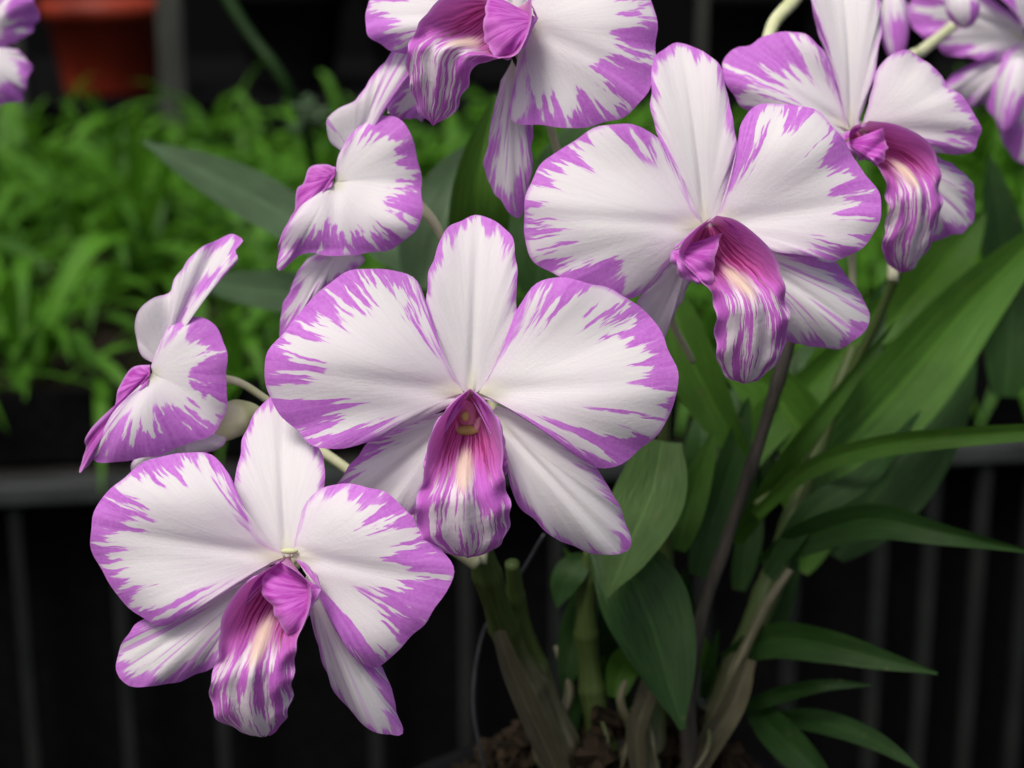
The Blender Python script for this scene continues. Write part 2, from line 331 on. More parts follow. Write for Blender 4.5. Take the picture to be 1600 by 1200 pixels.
tepal(f,"petal",[(436,864),(405,847),(382,805),(368,762),(345,722),(310,707),(258,712),(202,738),(157,782),(144,830),(150,880),(175,925),(212,960),(255,976),(300,960),(350,927),(400,894),(434,880)],(441,872),z0=-0.001,tilt=0.003,amp=[0,1,5,30,60,65,95,95,85,60,50,10,2,0,0])
tepal(f,"petal",[(458,858),(463,830),(475,790),(500,765),(545,755),(592,765),(640,800),(685,845),(707,885),(696,925),(662,975),(620,1015),(585,1046),(562,1036),(535,1000),(512,955),(498,922),(480,890),(462,878)],(455,868),z0=-0.001,tilt=0.006,side=-0.006,amp=[0,2,10,25,105,120,105,115,130,120,85,10,1,0])
lip(f,[(445,872),(422,885),(390,908),(366,950),(360,1000),(344,1050),(341,1092),(358,1125),(388,1144),(412,1148)],[(449,872),(475,885),(497,905),(496,940),(478,985),(469,1040),(461,1090),(444,1128),(425,1146),(413,1148)])
tepal(f,"side_lobe",[(444,872),(422,890),(419,915),(434,938),(446,956),(468,984),(484,962),(502,930),(502,902),(488,882),(466,868)],(508,915),'lobe',z0=0.006,tilt=0.007,arch=0.003,side=-0.004,mat=MO,rip=0.0006,roll=0.003)
tepal(f,"side_lobe",[(440,878),(415,890),(386,910),(364,948),(358,985),(370,982),(384,952),(404,924),(424,904),(438,892)],(366,965),'lobe',z0=0.006,tilt=0.001,arch=0.002,side=-0.001,mat=MO,rip=0.0003)
V,Fc,_,_=ellipsoid(loc(452,861,0.0000,f),14*f['m'],5*f['m'],5*f['m'],(0,1,0)); mk("column",V,Fc,MPED,parent=f['ob'],M=Matrix.Identity(4))
# --- upper flower beside the tall sepal
f=flower((1110,350),0.335,[(1105,360,0.004),(1090,420,0.015),(1070,480,0.03),(1120,560,0.045)])
tepal(f,"sepal",[(1086,350),(1064,300),(1042,240),(1024,190),(1018,140),(1024,92),(1045,62),(1070,54),(1102,66),(1130,102),(1142,150),(1150,200),(1148,250),(1138,300),(1124,346)],(1106,358),'dorsal',z0=-0.003,tilt=-0.003,side=0.002,rip=0.0006)
tepal(f,"sepal",[(1062,400),(1030,430),(1004,465),(1008,492),(1028,524),(1044,532),(1056,502),(1070,472),(1082,442),(1088,410)],(1082,390),'sepal',z0=-0.006,tilt=-0.008,amp=[3,3,3,3])
tepal(f,"sepal",[(1150,372),(1220,388),(1270,396),(1314,402),(1350,443),(1370,482),(1364,518),(1324,541),(1270,538),(1225,524),(1205,480),(1180,430),(1142,390)],(1138,375),'sepal',z0=-0.004,tilt=-0.002,stripe=1.0)
tepal(f,"petal",[(1094,342),(1076,318),(1065,270),(1045,230),(1013,205),(968,195),(915,206),(868,237),(835,275),(820,320),(817,365),(832,402),(872,432),(930,456),(985,463),(1022,445),(1045,410),(1075,384),(1095,366)],(1100,354),z0=-0.001,tilt=0.004,amp=[0,1,5,25,55,80,95,85,100,85,65,18,3,0,0])
tepal(f,"petal",[(1124,334),(1138,300),(1150,240),(1160,192),(1180,166),(1222,158),(1272,175),(1320,225),(1352,270),(1372,312),(1370,352),(1345,390),(1310,405),(1260,402),(1210,395),(1165,378),(1128,358)],(1116,350),z0=-0.001,tilt=0.004,amp=[0,1,6,40,90,75,80,75,70,85,50,10,2,0,0])
lip(f,[(1106,345),(1082,362),(1056,388),(1052,412),(1078,440),(1104,470),(1109,515),(1116,562),(1136,590),(1162,598)],[(1112,343),(1140,352),(1172,380),(1194,408),(1206,440),(1217,480),(1221,515),(1212,560),(1190,590),(1164,598)])
tepal(f,"side_lobe",[(1118,342),(1084,360),(1053,388),(1044,412),(1062,440),(1096,452),(1108,430),(1112,398),(1126,366)],(1046,395),'lobe',z0=0.005,tilt=0.007,arch=0.003,side=-0.004,mat=MO,rip=0.0006,roll=0.003)
tepal(f,"side_lobe",[(1120,344),(1146,354),(1176,381),(1198,408),(1209,442),(1198,446),(1184,420),(1164,396),(1142,374),(1124,360)],(1200,420),'lobe',z0=0.006,tilt=0.001,arch=0.002,side=-0.001,mat=MO,rip=0.0003)
# --- top flower
f=flower((800,40),0.342,[(800,50,0.004),(830,100,0.015),(870,170,0.035),(900,260,0.05)])
tepal(f,"sepal",[(790,20),(765,-20),(745,-80),(755,-150),(790,-200),(830,-190),(860,-130),(850,-60),(825,10)],(802,35),'dorsal',z0=-0.003,tilt=-0.006)
tepal(f,"sepal",[(782,120),(765,195),(757,250),(770,292),(800,326),(816,326),(828,280),(833,220),(832,160),(815,110)],(800,85),'sepal',z0=-0.005,tilt=-0.003,stripe=1.0)
tepal(f,"sepal",[(690,90),(640,115),(605,130),(598,158),(615,168),(650,170),(700,140)],(720,95),'sepal',z0=-0.006,tilt=-0.006)
tepal(f,"petal",[(780,10),(740,-35),(660,-65),(600,-45),(575,0),(571,35),(582,62),(612,78),(660,78),(720,60),(775,45)],(790,25),z0=-0.002,tilt=0.002,amp=[0,5,35,60,60,60,50,30,20,5,0])
tepal(f,"petal",[(818,10),(850,-50),(900,-85),(960,-75),(1005,-20),(1027,50),(1022,110),(1005,155),(962,190),(900,200),(840,198),(795,186),(804,135),(818,85),(820,50)],(812,35),z0=-0.001,tilt=0.005,amp=[0,8,50,60,60,65,65,95,120,130,100,60,15,3,1,0])
lip(f,[(760,-5),(715,5),(672,45),(645,85),(640,115),(646,150),(656,178),(675,193)],[(830,10),(828,60),(808,105),(770,112),(745,118),(732,145),(708,182),(677,193)],fwd=0.009)
tepal(f,"side_lobe",[(765,0),(757,50),(765,95),(795,108),(825,78),(833,25),(815,-5)],(840,40),'lobe',z0=0.007,tilt=0.007,arch=0.003,side=-0.004,mat=MO,rip=0.0006,roll=0.003)
# --- flower behind, beside the upper petals
f=flower((1340,205),0.362,[(1340,215,0.004),(1350,270,0.015),(1375,380,0.03),(1385,450,0.035)])
tepal(f,"sepal",[(1322,190),(1305,120),(1285,60),(1270,0),(1278,-50),(1320,-80),(1362,-50),(1380,10),(1376,80),(1360,145),(1346,190)],(1335,205),'dorsal',z0=-0.003,tilt=-0.003,side=0.003,amp=[3,3,5,8,8,5,3,3])
tepal(f,"sepal",[(1405,232),(1480,240),(1520,265),(1541,300),(1536,342),(1500,366),(1455,364),(1430,310),(1395,255)],(1375,228),'sepal',z0=-0.004,tilt=-0.002,stripe=1.0)
tepal(f,"petal",[(1322,195),(1300,110),(1275,68),(1240,50),(1200,55),(1150,75),(1130,98),(1134,132),(1160,168),(1240,190),(1300,222),(1325,212)],(1330,203),z0=-0.001,tilt=0.003,amp=[0,3,12,40,95,100,85,60,15,2,0])
tepal(f,"petal",[(1350,190),(1362,148),(1372,110),(1400,80),(1430,92),(1462,115),(1500,155),(1525,190),(1531,215),(1520,236),(1470,240),(1420,234),(1370,218),(1352,210)],(1345,203),z0=-0.001,tilt=0.003,side=0.004,amp=[0,2,3,6,8,12,30,32,15,4,1,0])
lip(f,[(1340,200),(1315,212),(1312,240),(1345,266),(1365,300),(1372,350),(1370,390),(1392,418),(1408,424)],[(1345,198),(1380,206),(1415,226),(1437,252),(1450,300),(1453,350),(1440,398),(1425,420),(1409,424)])
tepal(f,"side_lobe",[(1350,198),(1318,208),(1309,222),(1315,244),(1345,266),(1362,262),(1372,235),(1368,208)],(1306,230),'lobe',z0=0.005,tilt=0.006,arch=0.003,side=-0.004,mat=MO,rip=0.0004)
# --- side-facing flower
f=flower((535,280),0.345,[(560,270,0.006),(620,290,0.018),(665,325,0.02),(690,370,0.024),(720,430,0.03)],rad=[14,13,9,7,8],cup=12)
tepal(f,"sepal",[(548,238),(520,225),(509,208),(510,185),(528,168),(556,154),(584,110),(612,70),(640,47),(662,52),(658,80),(638,124),(610,158),(588,190),(565,225)],(548,248),'dorsal',z0=-0.004,tilt=0.001,side=0.004,stripe=1.0,amp=[0,0,0,3,6,12,22,14,8,4,0])
tepal(f,"sepal",[(510,400),(475,402),(448,448),(430,500),(428,546),(446,524),(470,490),(508,450),(565,404),(545,385)],(530,370),'sepal',z0=-0.006,tilt=0.001)
tepal(f,"petal",[(600,150),(612,125),(628,112),(645,130),(655,165),(640,168),(610,165)],(598,162),z0=-0.012,tilt=-0.002,amp=[6,6,6,6,6])
tepal(f,"petal",[(524,272),(530,240),(555,200),(588,178),(618,181),(645,220),(659,290),(655,348),(627,383),(572,397),(510,400),(470,400),(440,424),(435,410),(452,358),(480,316),(514,292)],(524,283),z0=0.0,tilt=0.004,side=-0.004,amp=[0,2,10,60,80,85,70,75,95,100,90,80,35,12,3,1,0])
tepal(f,"side_lobe",[(525,262),(506,257),(484,261),(476,282),(464,296),(460,330),(444,362),(433,398),(438,422),(458,385),(488,325),(520,292)],(524,275),'lobe',z0=0.001,tilt=0.0,arch=0.003,mat=MO)
# --- small side-facing flower by the shelf edge
f=flower((250,585),0.338,[(275,590,0.006),(320,592,0.014),(355,598,0.016),(400,630,0.02),(450,668,0.026)],rad=[13,9,6.5,6.5,7],cup=10,
  extra=[[(305,690,0.008,10),(330,672,0.009,24),(352,655,0.012,30),(372,648,0.014,20),(388,648,0.016,9)]])
tepal(f,"sepal",[(238,566),(215,558),(207,530),(211,492),(238,466),(260,455),(280,420),(310,385),(345,365),(374,371),(366,388),(370,404),(350,426),(314,444),(294,470),(278,494),(262,530),(252,562)],(246,572),'dorsal',z0=-0.004,tilt=0.001,side=0.004,amp=[0,0,0,3,8,14,32,20,10,4,0])
tepal(f,"sepal",[(230,700),(195,715),(184,746),(210,742),(260,722),(320,708),(345,690),(330,670),(280,672)],(290,668),'sepal',z0=-0.006,amp=[3,3,3,3])
tepal(f,"petal",[(236,572),(245,545),(265,508),(298,493),(330,505),(350,545),(353,600),(345,650),(325,680),(280,700),(220,716),(150,723),(158,692),(185,642),(224,608)],(238,582),z0=0.0,tilt=0.003,side=-0.004,amp=[0,2,14,45,65,95,105,95,90,80,40,5,1,0])
tepal(f,"side_lobe",[(236,570),(205,574),(190,600),(178,642),(145,670),(130,702),(122,740),(145,716),(172,682),(200,632),(234,602)],(236,585),'lobe',z0=0.001,arch=0.003,mat=MO)
# --- cluster at the upper corner
f=flower((1590,60),0.47,[(1590,70,0.004),(1570,100,0.01),(1490,140,0.02),(1440,190,0.03)],rad=[8,7,7,7])
tepal(f,"petal",[(1600,40),(1550,0),(1480,-40),(1430,-20),(1420,20),(1440,60),(1500,90),(1560,95),(1595,70)],(1600,60),tilt=0.003,amp=[0,20,50,70,70,60,40,10,0])
tepal(f,"petal",[(1600,70),(1570,85),(1548,140),(1550,190),(1580,240),(1620,265),(1660,230),(1650,130),(1620,80)],(1605,62),tilt=0.003,amp=[0,20,50,70,70,60,40,10,0])
tepal(f,"sepal",[(1590,70),(1540,90),(1500,110),(1480,130),(1500,160),(1560,150),(1600,100)],(1600,70),'sepal',z0=-0.004,stripe=1)
tepal(f,"petal",[(1590,50),(1560,20),(1510,-20),(1540,-60),(1620,-60),(1660,0),(1640,60)],(1600,62),z0=0.006,tilt=0.003,amp=[60,80,80,60])
def bud(c,d,tipdir,ln,wd,label=None):
    loc0=P(c[0],c[1],d); ax=R*tipdir[0]+U*(-tipdir[1])
    V,Fc,a,b=ellipsoid(loc0,wd*K*d,wd*K*d,ln*K*d,ax,16,14,0.15)
    n=len(V)
    at={'sp':np.tile(np.linspace(0,200,14),16),'rr':np.repeat(np.linspace(1,0.3,16),14),'edge':np.repeat(np.linspace(0,90,16),14),'amp':np.full(n,90.0),'seed':np.full(n,random.uniform(0,99)),'stripe':np.ones(n)}
    return mk("bud",V,Fc,MT,at,parent=plant,pM=PM)
bud((1505,14),0.44,(0.2,1),30,26); bud((1398,40),0.45,(0.05,1),60,22); bud((1580,150),0.46,(-0.2,1),60,24)
def stalk(name,pts,rad,mat,dry=None,n=None,nodes=0):
    pp=[P(*q) for q in pts]; rr=[r*K*q[2] for r,q in zip(rad,pts)]
    V,Fc,ls,lt=tube_data(pp,rr,16,n or 60)
    V=np.array(V)
    if nodes:
        cent=V.reshape(-1,16,3).mean(1,keepdims=True); ph=(np.linspace(0,nodes,V.shape[0]//16)%1)
        sc=1+0.10*np.exp(-((ph-0.5)/0.07)**2)-0.06*np.cos(ph*2*np.pi)
        V=(cent+(V.reshape(-1,16,3)-cent)*sc[:,None,None]).reshape(-1,3)
    dv=np.interp(lt,np.linspace(0,1,len(dry)),dry) if dry else np.zeros(len(lt))
    return mk(name,V,Fc,mat,{'ls':ls,'lt':np.array(lt)*len(pts),'seed':np.full(len(V),random.uniform(0,99)),'dry':dv},parent=plant,pM=PM)
stalk("flower_stalk",[(440,660,.362),(495,700,.362),(545,735,.363),(640,810,.365),(745,880,.37)],[7,8,8,9,12],MPED)
stalk("flower_stalk",[(690,370,.37),(740,470,.375),(770,640,.377),(760,800,.375),(750,880,.372)],[7,7,8,9,11],MPED)
stalk("flower_stalk",[(1490,40,.46),(1440,80,.44),(1420,100,.43),(1400,230,.42),(1395,440,.41)],[8,9,9,9,9],MPED)
stalk("flower_stalk",[(1275,-50,.42),(1240,0,.41),(1205,45,.405),(1200,120,.40),(1230,400,.40)],[11,11,10,8,10],MPED)
stalk("cane",[(748,850,.375),(768,920,.385),(795,1000,.40),(835,1090,.41),(885,1225,.42)],[20,22,23,27,32],MC,[0.0,0.2,0.5,0.8,0.9],nodes=4)
stalk("cane",[(800,880,.39),(812,960,.40),(845,1060,.41),(905,1215,.42)],[12,14,18,22],MC,[0.0,0.3,0.6,0.8],nodes=3)
stalk("cane",[(1335,540,.445),(1270,720,.44),(1215,880,.435),(1165,1010,.43),(1080,1215,.43)],[10,15,19,22,28],MC,[0.0,0.0,0.1,0.4,0.8],nodes=6)
stalk("cane",[(925,860,.41),(915,960,.415),(925,1080,.42),(950,1215,.42)],[14,17,20,24],MC,[0.0,0.0,0.1,0.4],nodes=4)
stalk("cane",[(1040,640,.40),(1035,760,.41),(1040,880,.42),(1030,1030,.42),(1010,1215,.42)],[9,11,13,18,24],MC,[0.4,0.1,0.1,0.3,0.7],nodes=5)
stalk("spent_stem",[(1238,520,.40),(1190,680,.402),(1140,830,.405),(1100,950,.408),(1078,1060,.41),(1075,1215,.415)],[11,10,10,11,12,12],MBROWN,nodes=5)
stalk("cane",[(1405,420,.42),(1370,500,.425),(1310,620,.43),(1240,740,.43),(1180,790,.43)],[7,7,7,6,6],MC,[0,0.1,0,0.2,0.4])
stalk("cane",[(1235,890,.42),(1190,960,.42),(1130,1090,.42),(1080,1215,.42)],[6,8,10,12],MC,[.8,.9,1,1])
stalk("cane",[(870,1010,.425),(890,1080,.42),(870,1150,.42),(900,1225,.42)],[6,8,9,10],MC,[.8,.9,1,1])
stalk("cane",[(1000,1020,.425),(970,1090,.42),(985,1150,.42),(950,1225,.42)],[5,7,8,9],MC,[.6,.9,1,1])
MWIRE=mat_simple("wire_grey",(0.03,0.033,0.036),(0.06,0.065,0.07),200,0.4,0.1,0.0002)
stalk("support_wire",[(850,835,.39),(800,920,.40),(755,990,.41),(740,1100,.415),(760,1215,.42)],[3,3,3,3,3],MWIRE)
# leaves
def leaf(pts,wid,mat,fold=0.25,twist=0.0,shape=None,name="leaf",parent=None,pM=None):
    NT,NC=40,13
    pp=[tuple(P(*q)) for q in pts]; c,_=cr(pp,NT)
    dm=np.mean([q[2] for q in pts])
    tg=np.gradient(c,axis=0); tg/=np.linalg.norm(tg,axis=1)[:,None]
    t=np.linspace(0,1,NT); prof=np.interp(t,np.linspace(0,1,len(shape)),shape) if shape else (np.sin(np.pi*np.clip(t*0.94+0.06,0,1)**0.8))**0.75
    if shape: prof=np.convolve(np.pad(prof,3,mode='edge'),np.ones(7)/7,'valid')
    prof=np.maximum(prof,0.015); V=[]
    ph=random.uniform(0,6); 
    for i in range(NT):
        view=(Vector(c[i])-EYE).normalized(); T=Vector(tg[i])
        x=T.cross(view).normalized(); nn=x.cross(T).normalized()
        q=Matrix.Rotation(twist*(0.4+t[i]),3,T); x=q@x; nn=q@nn
        for s in np.linspace(-1,1,NC):
            hwid=wid*K*dm*prof[i]*0.5
            V.append(Vector(c[i])+x*(s*hwid)+nn*(-fold*abs(s)**1.3*hwid+0.07*hwid*math.sin(t[i]*9+ph+s*1.5)))
    at={'ls':np.tile(np.linspace(-1,1,NC),NT),'lt':np.repeat(t*4,NC),'seed':np.full(NT*NC,random.uniform(0,99))}
    return mk(name,V,grid(NT,NC),mat,at,parent=parent or plant,pM=pM or PM)
leaf([(1230,800,.44),(1300,720,.45),(1420,590,.46),(1530,460,.47),(1660,330,.48)],128,ML1,0.35,0.3)
leaf([(1290,860,.47),(1380,760,.48),(1450,640,.49),(1490,520,.5),(1500,430,.5)],150,ML2,0.3,-0.3)
leaf([(1180,805,.43),(1260,735,.42),(1360,700,.41),(1480,683,.40),(1700,668,.39)],38,ML1,0.3,0.3,shape=[.5,.8,.9,.9,.8,.6])
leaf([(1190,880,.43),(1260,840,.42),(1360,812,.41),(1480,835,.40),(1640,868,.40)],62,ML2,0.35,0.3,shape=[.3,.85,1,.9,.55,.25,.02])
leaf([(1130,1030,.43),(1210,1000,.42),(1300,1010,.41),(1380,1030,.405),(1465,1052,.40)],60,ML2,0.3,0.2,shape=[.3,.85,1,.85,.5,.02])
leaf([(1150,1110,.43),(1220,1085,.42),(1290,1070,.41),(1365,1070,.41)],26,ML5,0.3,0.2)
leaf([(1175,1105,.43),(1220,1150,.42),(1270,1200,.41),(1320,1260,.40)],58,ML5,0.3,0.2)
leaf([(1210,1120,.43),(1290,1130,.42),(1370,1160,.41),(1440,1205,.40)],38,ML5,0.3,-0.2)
leaf([(1035,690,.40),(1020,765,.395),(985,850,.39),(948,932,.385)],118,ML3,0.25,0.2,shape=[.5,.85,1,.85,.55,.02])
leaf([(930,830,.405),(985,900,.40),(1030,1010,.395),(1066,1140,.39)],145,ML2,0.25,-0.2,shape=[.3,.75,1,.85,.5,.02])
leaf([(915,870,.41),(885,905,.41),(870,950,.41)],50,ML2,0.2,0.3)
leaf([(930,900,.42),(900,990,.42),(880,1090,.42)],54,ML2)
leaf([(1040,450,.43),(1080,560,.43),(1130,660,.43),(1180,740,.43)],86,ML1,0.3,0.4)
leaf([(1280,720,.46),(1235,650,.46),(1190,600,.46),(1120,560,.46)],100,ML1,0.3,-0.2)
leaf([(1060,860,.42),(1080,780,.42),(1100,720,.42),(1118,670,.42)],50,ML1,0.3,0.2)
leaf([(1090,900,.43),(1120,800,.43),(1150,700,.43),(1170,620,.43)],66,ML2,0.3,0.3)
leaf([(760,470,.44),(745,380,.43),(750,270,.42),(775,148,.42)],100,ML1,0.3,0.3,shape=[.5,.8,1,.9,.6,.05])
leaf([(840,460,.46),(850,360,.46),(880,260,.46),(910,180,.46)],110,ML2,0.3,-0.3)
leaf([(660,450,.50),(690,360,.5),(720,280,.5),(760,220,.5)],120,ML4,0.3,-0.3)
leaf([(1570,620,.52),(1580,480,.52),(1560,340,.52),(1545,240,.52)],90,ML2,0.3,0.3)
leaf([(1330,560,.5),(1400,500,.5),(1480,400,.5),(1540,330,.5)],120,ML1,0.3,0.3)
leaf([(530,400,.50),(440,335,.52),(340,280,.54),(225,222,.56)],80,ML4,0.3,0.3,shape=[.6,.9,1,.9,.6,.02])
leaf([(560,470,.50),(480,462,.52),(380,450,.54),(290,436,.56)],66,ML4,0.3,0.3,shape=[.6,.9,1,.9,.6,.02])
leaf([(690,440,.50),(640,400,.51),(600,380,.52),(540,350,.53)],70,ML4,0.3,0.3)
leaf([(1200,1000,.44),(1215,930,.44),(1225,880,.44),(1230,810,.44)],54,ML2,0.3,0.3)
leaf([(960,1090,.42),(975,1040,.42),(1010,1010,.41),(1040,1030,.41)],54,ML1,0.3,0.3)
leaf([(1120,770,.455),(1200,660,.46),(1290,580,.465),(1400,440,.47)],70,ML1,0.3,0.4)
leaf([(1150,850,.45),(1230,720,.425),(1300,630,.42),(1400,500,.42)],38,ML1,0.3,0.5)
leaf([(1200,900,.425),(1270,800,.42),(1360,740,.42),(1440,640,.43)],42,ML2,0.3,-0.4)
for a in range(13):
    x0=random.uniform(1070,1330); y0=random.uniform(640,930)
    leaf([(x0,y0,.47),(x0+random.uniform(-20,40),y0-90,.47),(x0+random.uniform(-10,130),y0-210,.475)],random.uniform(32,70),random.choice([ML1,ML1,ML2]),0.3,random.uniform(-.4,.4))
for a in range(14):
    x0=random.uniform(860,1120); y0=random.uniform(960,1190); dx=random.uniform(-60,60)
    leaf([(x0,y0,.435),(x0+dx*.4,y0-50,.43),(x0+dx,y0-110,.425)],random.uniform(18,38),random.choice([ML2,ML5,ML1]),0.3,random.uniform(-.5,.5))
for pts,wd_ in [([(778,985,.388),(800,1050,.390),(835,1130,.394),(880,1225,.40)],40),([(1000,1225,.408),(995,1150,.41),(1012,1090,.415),(1030,1040,.42)],34),
                ([(1170,1030,.418),(1145,1100,.416),(1105,1160,.415),(1060,1225,.415)],42)]:
    leaf(pts,wd_,MSHEATH,0.7,random.uniform(-.3,.3),name="dry_sheath",shape=[.5,.8,.9,1,1,1])
for i in range(6):
    x0=random.uniform(800,1120); y0=random.uniform(1090,1130); dx=random.uniform(-60,60)
    stalk("root",[(x0,y0,.416),(x0+dx*.3+random.uniform(-15,15),y0+45,.412),(x0+dx*.7,y0+95,.41),(x0+dx,y0+150,.41)],[3,3.5,3.5,3],MC,[.3,.6,.7,.8],n=30)
pc=P(950,1312,0.43)
def lathe(prof,c,n=48):
    V=[]
    for r,z in prof:
        for j in range(n):
            a=2*math.pi*j/n; V.append((c[0]+r*math.cos(a),c[1]+r*math.sin(a),c[2]+z))
    return V,grid(len(prof),n,True)
MPOT=mat_simple("black_plastic",(0.004,0.004,0.0045),(0.008,0.008,0.009),60,0.7,0.1,0.001,spec=0.08)
potz=pc.z-0.12
V,Fc=lathe([(0.0,0),(0.045,0),(0.047,0.004),(0.062,0.105),(0.066,0.107),(0.066,0.118),(0.062,0.118),(0.060,0.108),(0.058,0.09),(0.0,0.088)],(pc.x,pc.y,potz))
pot=mk("flower_pot",V,Fc,MPOT); pot["label"]="black plastic nursery pot holding the potted orchid"; pot["category"]="pot"
MBARK=mat_simple("bark_chips",(0.014,0.010,0.006),(0.05,0.036,0.022),60,0.9,0.8,0.003,a2=(0.009,0.008,0.005),spec=0.08)
V=[];Fc=[]
for i in range(1500):
    a=random.uniform(0,6.28); rr=0.058*math.sqrt(random.random()); z=0.106+0.044*(1-(rr/0.058)**1.6)*(0.8+0.3*math.sin(a*3+1))+random.uniform(-.006,.006)
    c=Vector((pc.x+rr*math.cos(a),pc.y+rr*math.sin(a),potz+z)); q=Matrix.Rotation(random.uniform(0,6),3,Vector((random.random(),random.random(),random.random()+.01)).normalized())
    sx,sy,sz=random.uniform(.0015,.005),random.uniform(.001,.003),random.uniform(.001,.002); o=len(V)
    for x,y,zz in [(-1,-1,-1),(1,-.8,-1),(.8,1,-1),(-.9,.9,-1),(-.8,-.7,1),(.9,-.9,1),(.7,.8,1),(-1,.7,1)]: V.append(c+q@Vector((x*sx,y*sy,zz*sz)))
    for qd in [(0,3,2,1),(4,5,6,7),(0,1,5,4),(1,2,6,5),(2,3,7,6),(3,0,4,7)]: Fc.append(tuple(o+k for k in qd))
bk=mk("bark_mulch",V,Fc,MBARK,parent=pot,pM=pot.matrix_basis.copy(),smooth=False); bk["kind"]="stuff"
# ------------------------------------------------------------------ boxes
def box(x0,x1,y0,y1,z0,z1):
    V=[(x0,y0,z0),(x1,y0,z0),(x1,y1,z0),(x0,y1,z0),(x0,y0,z1),(x1,y0,z1),(x1,y1,z1),(x0,y1,z1)]
    return V,[(0,3,2,1),(4,5,6,7),(0,1,5,4),(1,2,6,5),(2,3,7,6),(3,0,4,7)],[0]*8,[0]*8
def boxes(name,bl,mat,bev=0.002,**k):
    V,Fc,_,_=merge([box(*b) for b in bl]); ob=mk(name,V,Fc,mat,smooth=False,**k)
    md=ob.modifiers.new("bevel",'BEVEL'); md.width=bev; md.segments=2; return ob
MRAIL=mat_simple("galvanised_steel",(0.020,0.024,0.024),(0.040,0.045,0.045),25,0.55,0.2,0.001,stretch=(1,4,4),spec=0.2)
MSLAT=mat_simple("grey_slats",(0.006,0.008,0.0075),(0.014,0.017,0.015),20,0.7,0.2,0.001,stretch=(4,4,1),spec=0.15)
MBLACK=mat_simple("matte_black_and_shade",(0.0022,0.0022,0.0025),(0.005,0.005,0.0055),200,0.95,0.2,0.001,spec=0.04)  # matte black for tray, rear bench and the sheets standing in for shade
MSOIL=mat_simple("potting_soil",(0.008,0.006,0.004),(0.022,0.016,0.011),80,0.95,0.8,0.004,spec=0.1)
MDARK=mat_simple("dark_timber",(0.008,0.0075,0.007),(0.02,0.018,0.016),14,0.8,0.4,0.002,stretch=(1,6,6),spec=0.1)
BX0,BX1=-0.95,0.80
YAW=math.radians(8)
bench,BM=empty("plant_bench",(-0.27,0.86,0),"grey steel nursery bench with slatted front","bench")
boxes("rail",[(BX0,BX1,0.852,0.87,0.954,0.966)],MRAIL,parent=bench,pM=BM)
boxes("bench_top",[(BX0,BX1,0.872,1.84,0.95,0.966)],MDARK,parent=bench,pM=BM)
sl=[]; x=BX0+0.03
i=0
while x<BX1-0.03:
    sl.append((x,x+0.007,0.856,0.864,0.30,0.952)); x+=(0.030 if x>0.18 else (0.052 if i%3 else 0.085)); i+=1
boxes("slatted_front",sl,MSLAT,0.001,parent=bench,pM=BM)
boxes("under_bench_shade",[(BX0,BX1,0.885,0.890,0.02,0.948)],MBLACK,parent=bench,pM=BM)  # added black sheet standing in for the shade under the bench
for lx in (BX0+0.05,0.0,BX1-0.09):
    for ly in (0.90,1.78): boxes("leg",[(lx,lx+0.04,ly,ly+0.04,0.006,0.948)],MRAIL,parent=bench,pM=BM)
tr,TM=empty("seedling_tray",(-0.27,0.86,0.967),"long black plastic tray full of leafy green seedlings","tray")
boxes("tray_rim",[(BX0,BX1,0.88,0.892,0.968,1.008),(BX0,BX1,1.82,1.832,0.968,1.012),(BX0,BX0+.012,0.893,1.819,0.968,1.012),(BX1-.012,BX1,0.893,1.819,0.968,1.012)],MBLACK,parent=tr,pM=TM)
boxes("soil",[(BX0+.013,BX1-.013,0.893,1.819,0.968,1.0)],MSOIL,parent=tr,pM=TM)
V=[];Fc=[];ls=[];lt=[];sd=[]
rs=np.random.RandomState(3)
def strap(c,az,ln,wd,lift,droop,seed):
    o=len(V); n=8; d=Vector((math.cos(az),math.sin(az),0)); x=Vector((-math.sin(az),math.cos(az),0))
    tw=rs.uniform(-.7,.7)
    for i in range(n):
        t=i/(n-1); p=c+d*(ln*t*math.cos(lift))+Vector((0,0,ln*(math.sin(lift)*t-droop*t*t)))
        ww=wd*0.5*max(math.sin(math.pi*(0.10+0.88*t))**0.8,0.05); xx=x*math.cos(tw*t)+Vector((0,0,math.sin(tw*t)))
        for s in (-1,0,1):
            V.append(p+xx*(s*ww)+Vector((0,0,0.25*ww*abs(s)))); ls.append(s); lt.append(t*2); sd.append(seed)
    for q in grid(n,3): Fc.append(tuple(o+k for k in q))
y=0.905
while y<1.79:
    x=-0.90
    while x<0.75:
        cx=x+rs.uniform(-.03,.03); cy=max(0.9,y+rs.uniform(-.03,.03))
        lush=math.sin(cx*17+2)*math.cos(cy*13+cx*5)+rs.uniform(-.7,.7)
        if lush>-0.9:
            sz=1.0+0.22*lush; hz=1.002+0.018*max(lush,0)
            for j in range(rs.randint(9,15)):
                strap(Vector((cx+rs.uniform(-.01,.01),cy+rs.uniform(-.01,.01),hz)),rs.uniform(0,6.283),sz*rs.uniform(.085,.17),sz*rs.uniform(.006,.0125),rs.uniform(.5,1.35),rs.uniform(.35,0.85),rs.uniform(0,99))
        x+=0.066
    y+=0.062
for i in range(50):
    strap(Vector((rs.uniform(-.85,.7),rs.uniform(.895,.91),1.008)),rs.uniform(-2.8,-0.3),rs.uniform(.05,.08),rs.uniform(.006,.010),rs.uniform(.3,.8),rs.uniform(.8,1.2),rs.uniform(0,99))
bed=mk("seedling_foliage",V,Fc,MBED,{'ls':ls,'lt':lt,'seed':sd},parent=tr,pM=TM); bed["kind"]="stuff"
bench.rotation_euler=(0,0,YAW); tr.rotation_euler=(0,0,YAW)
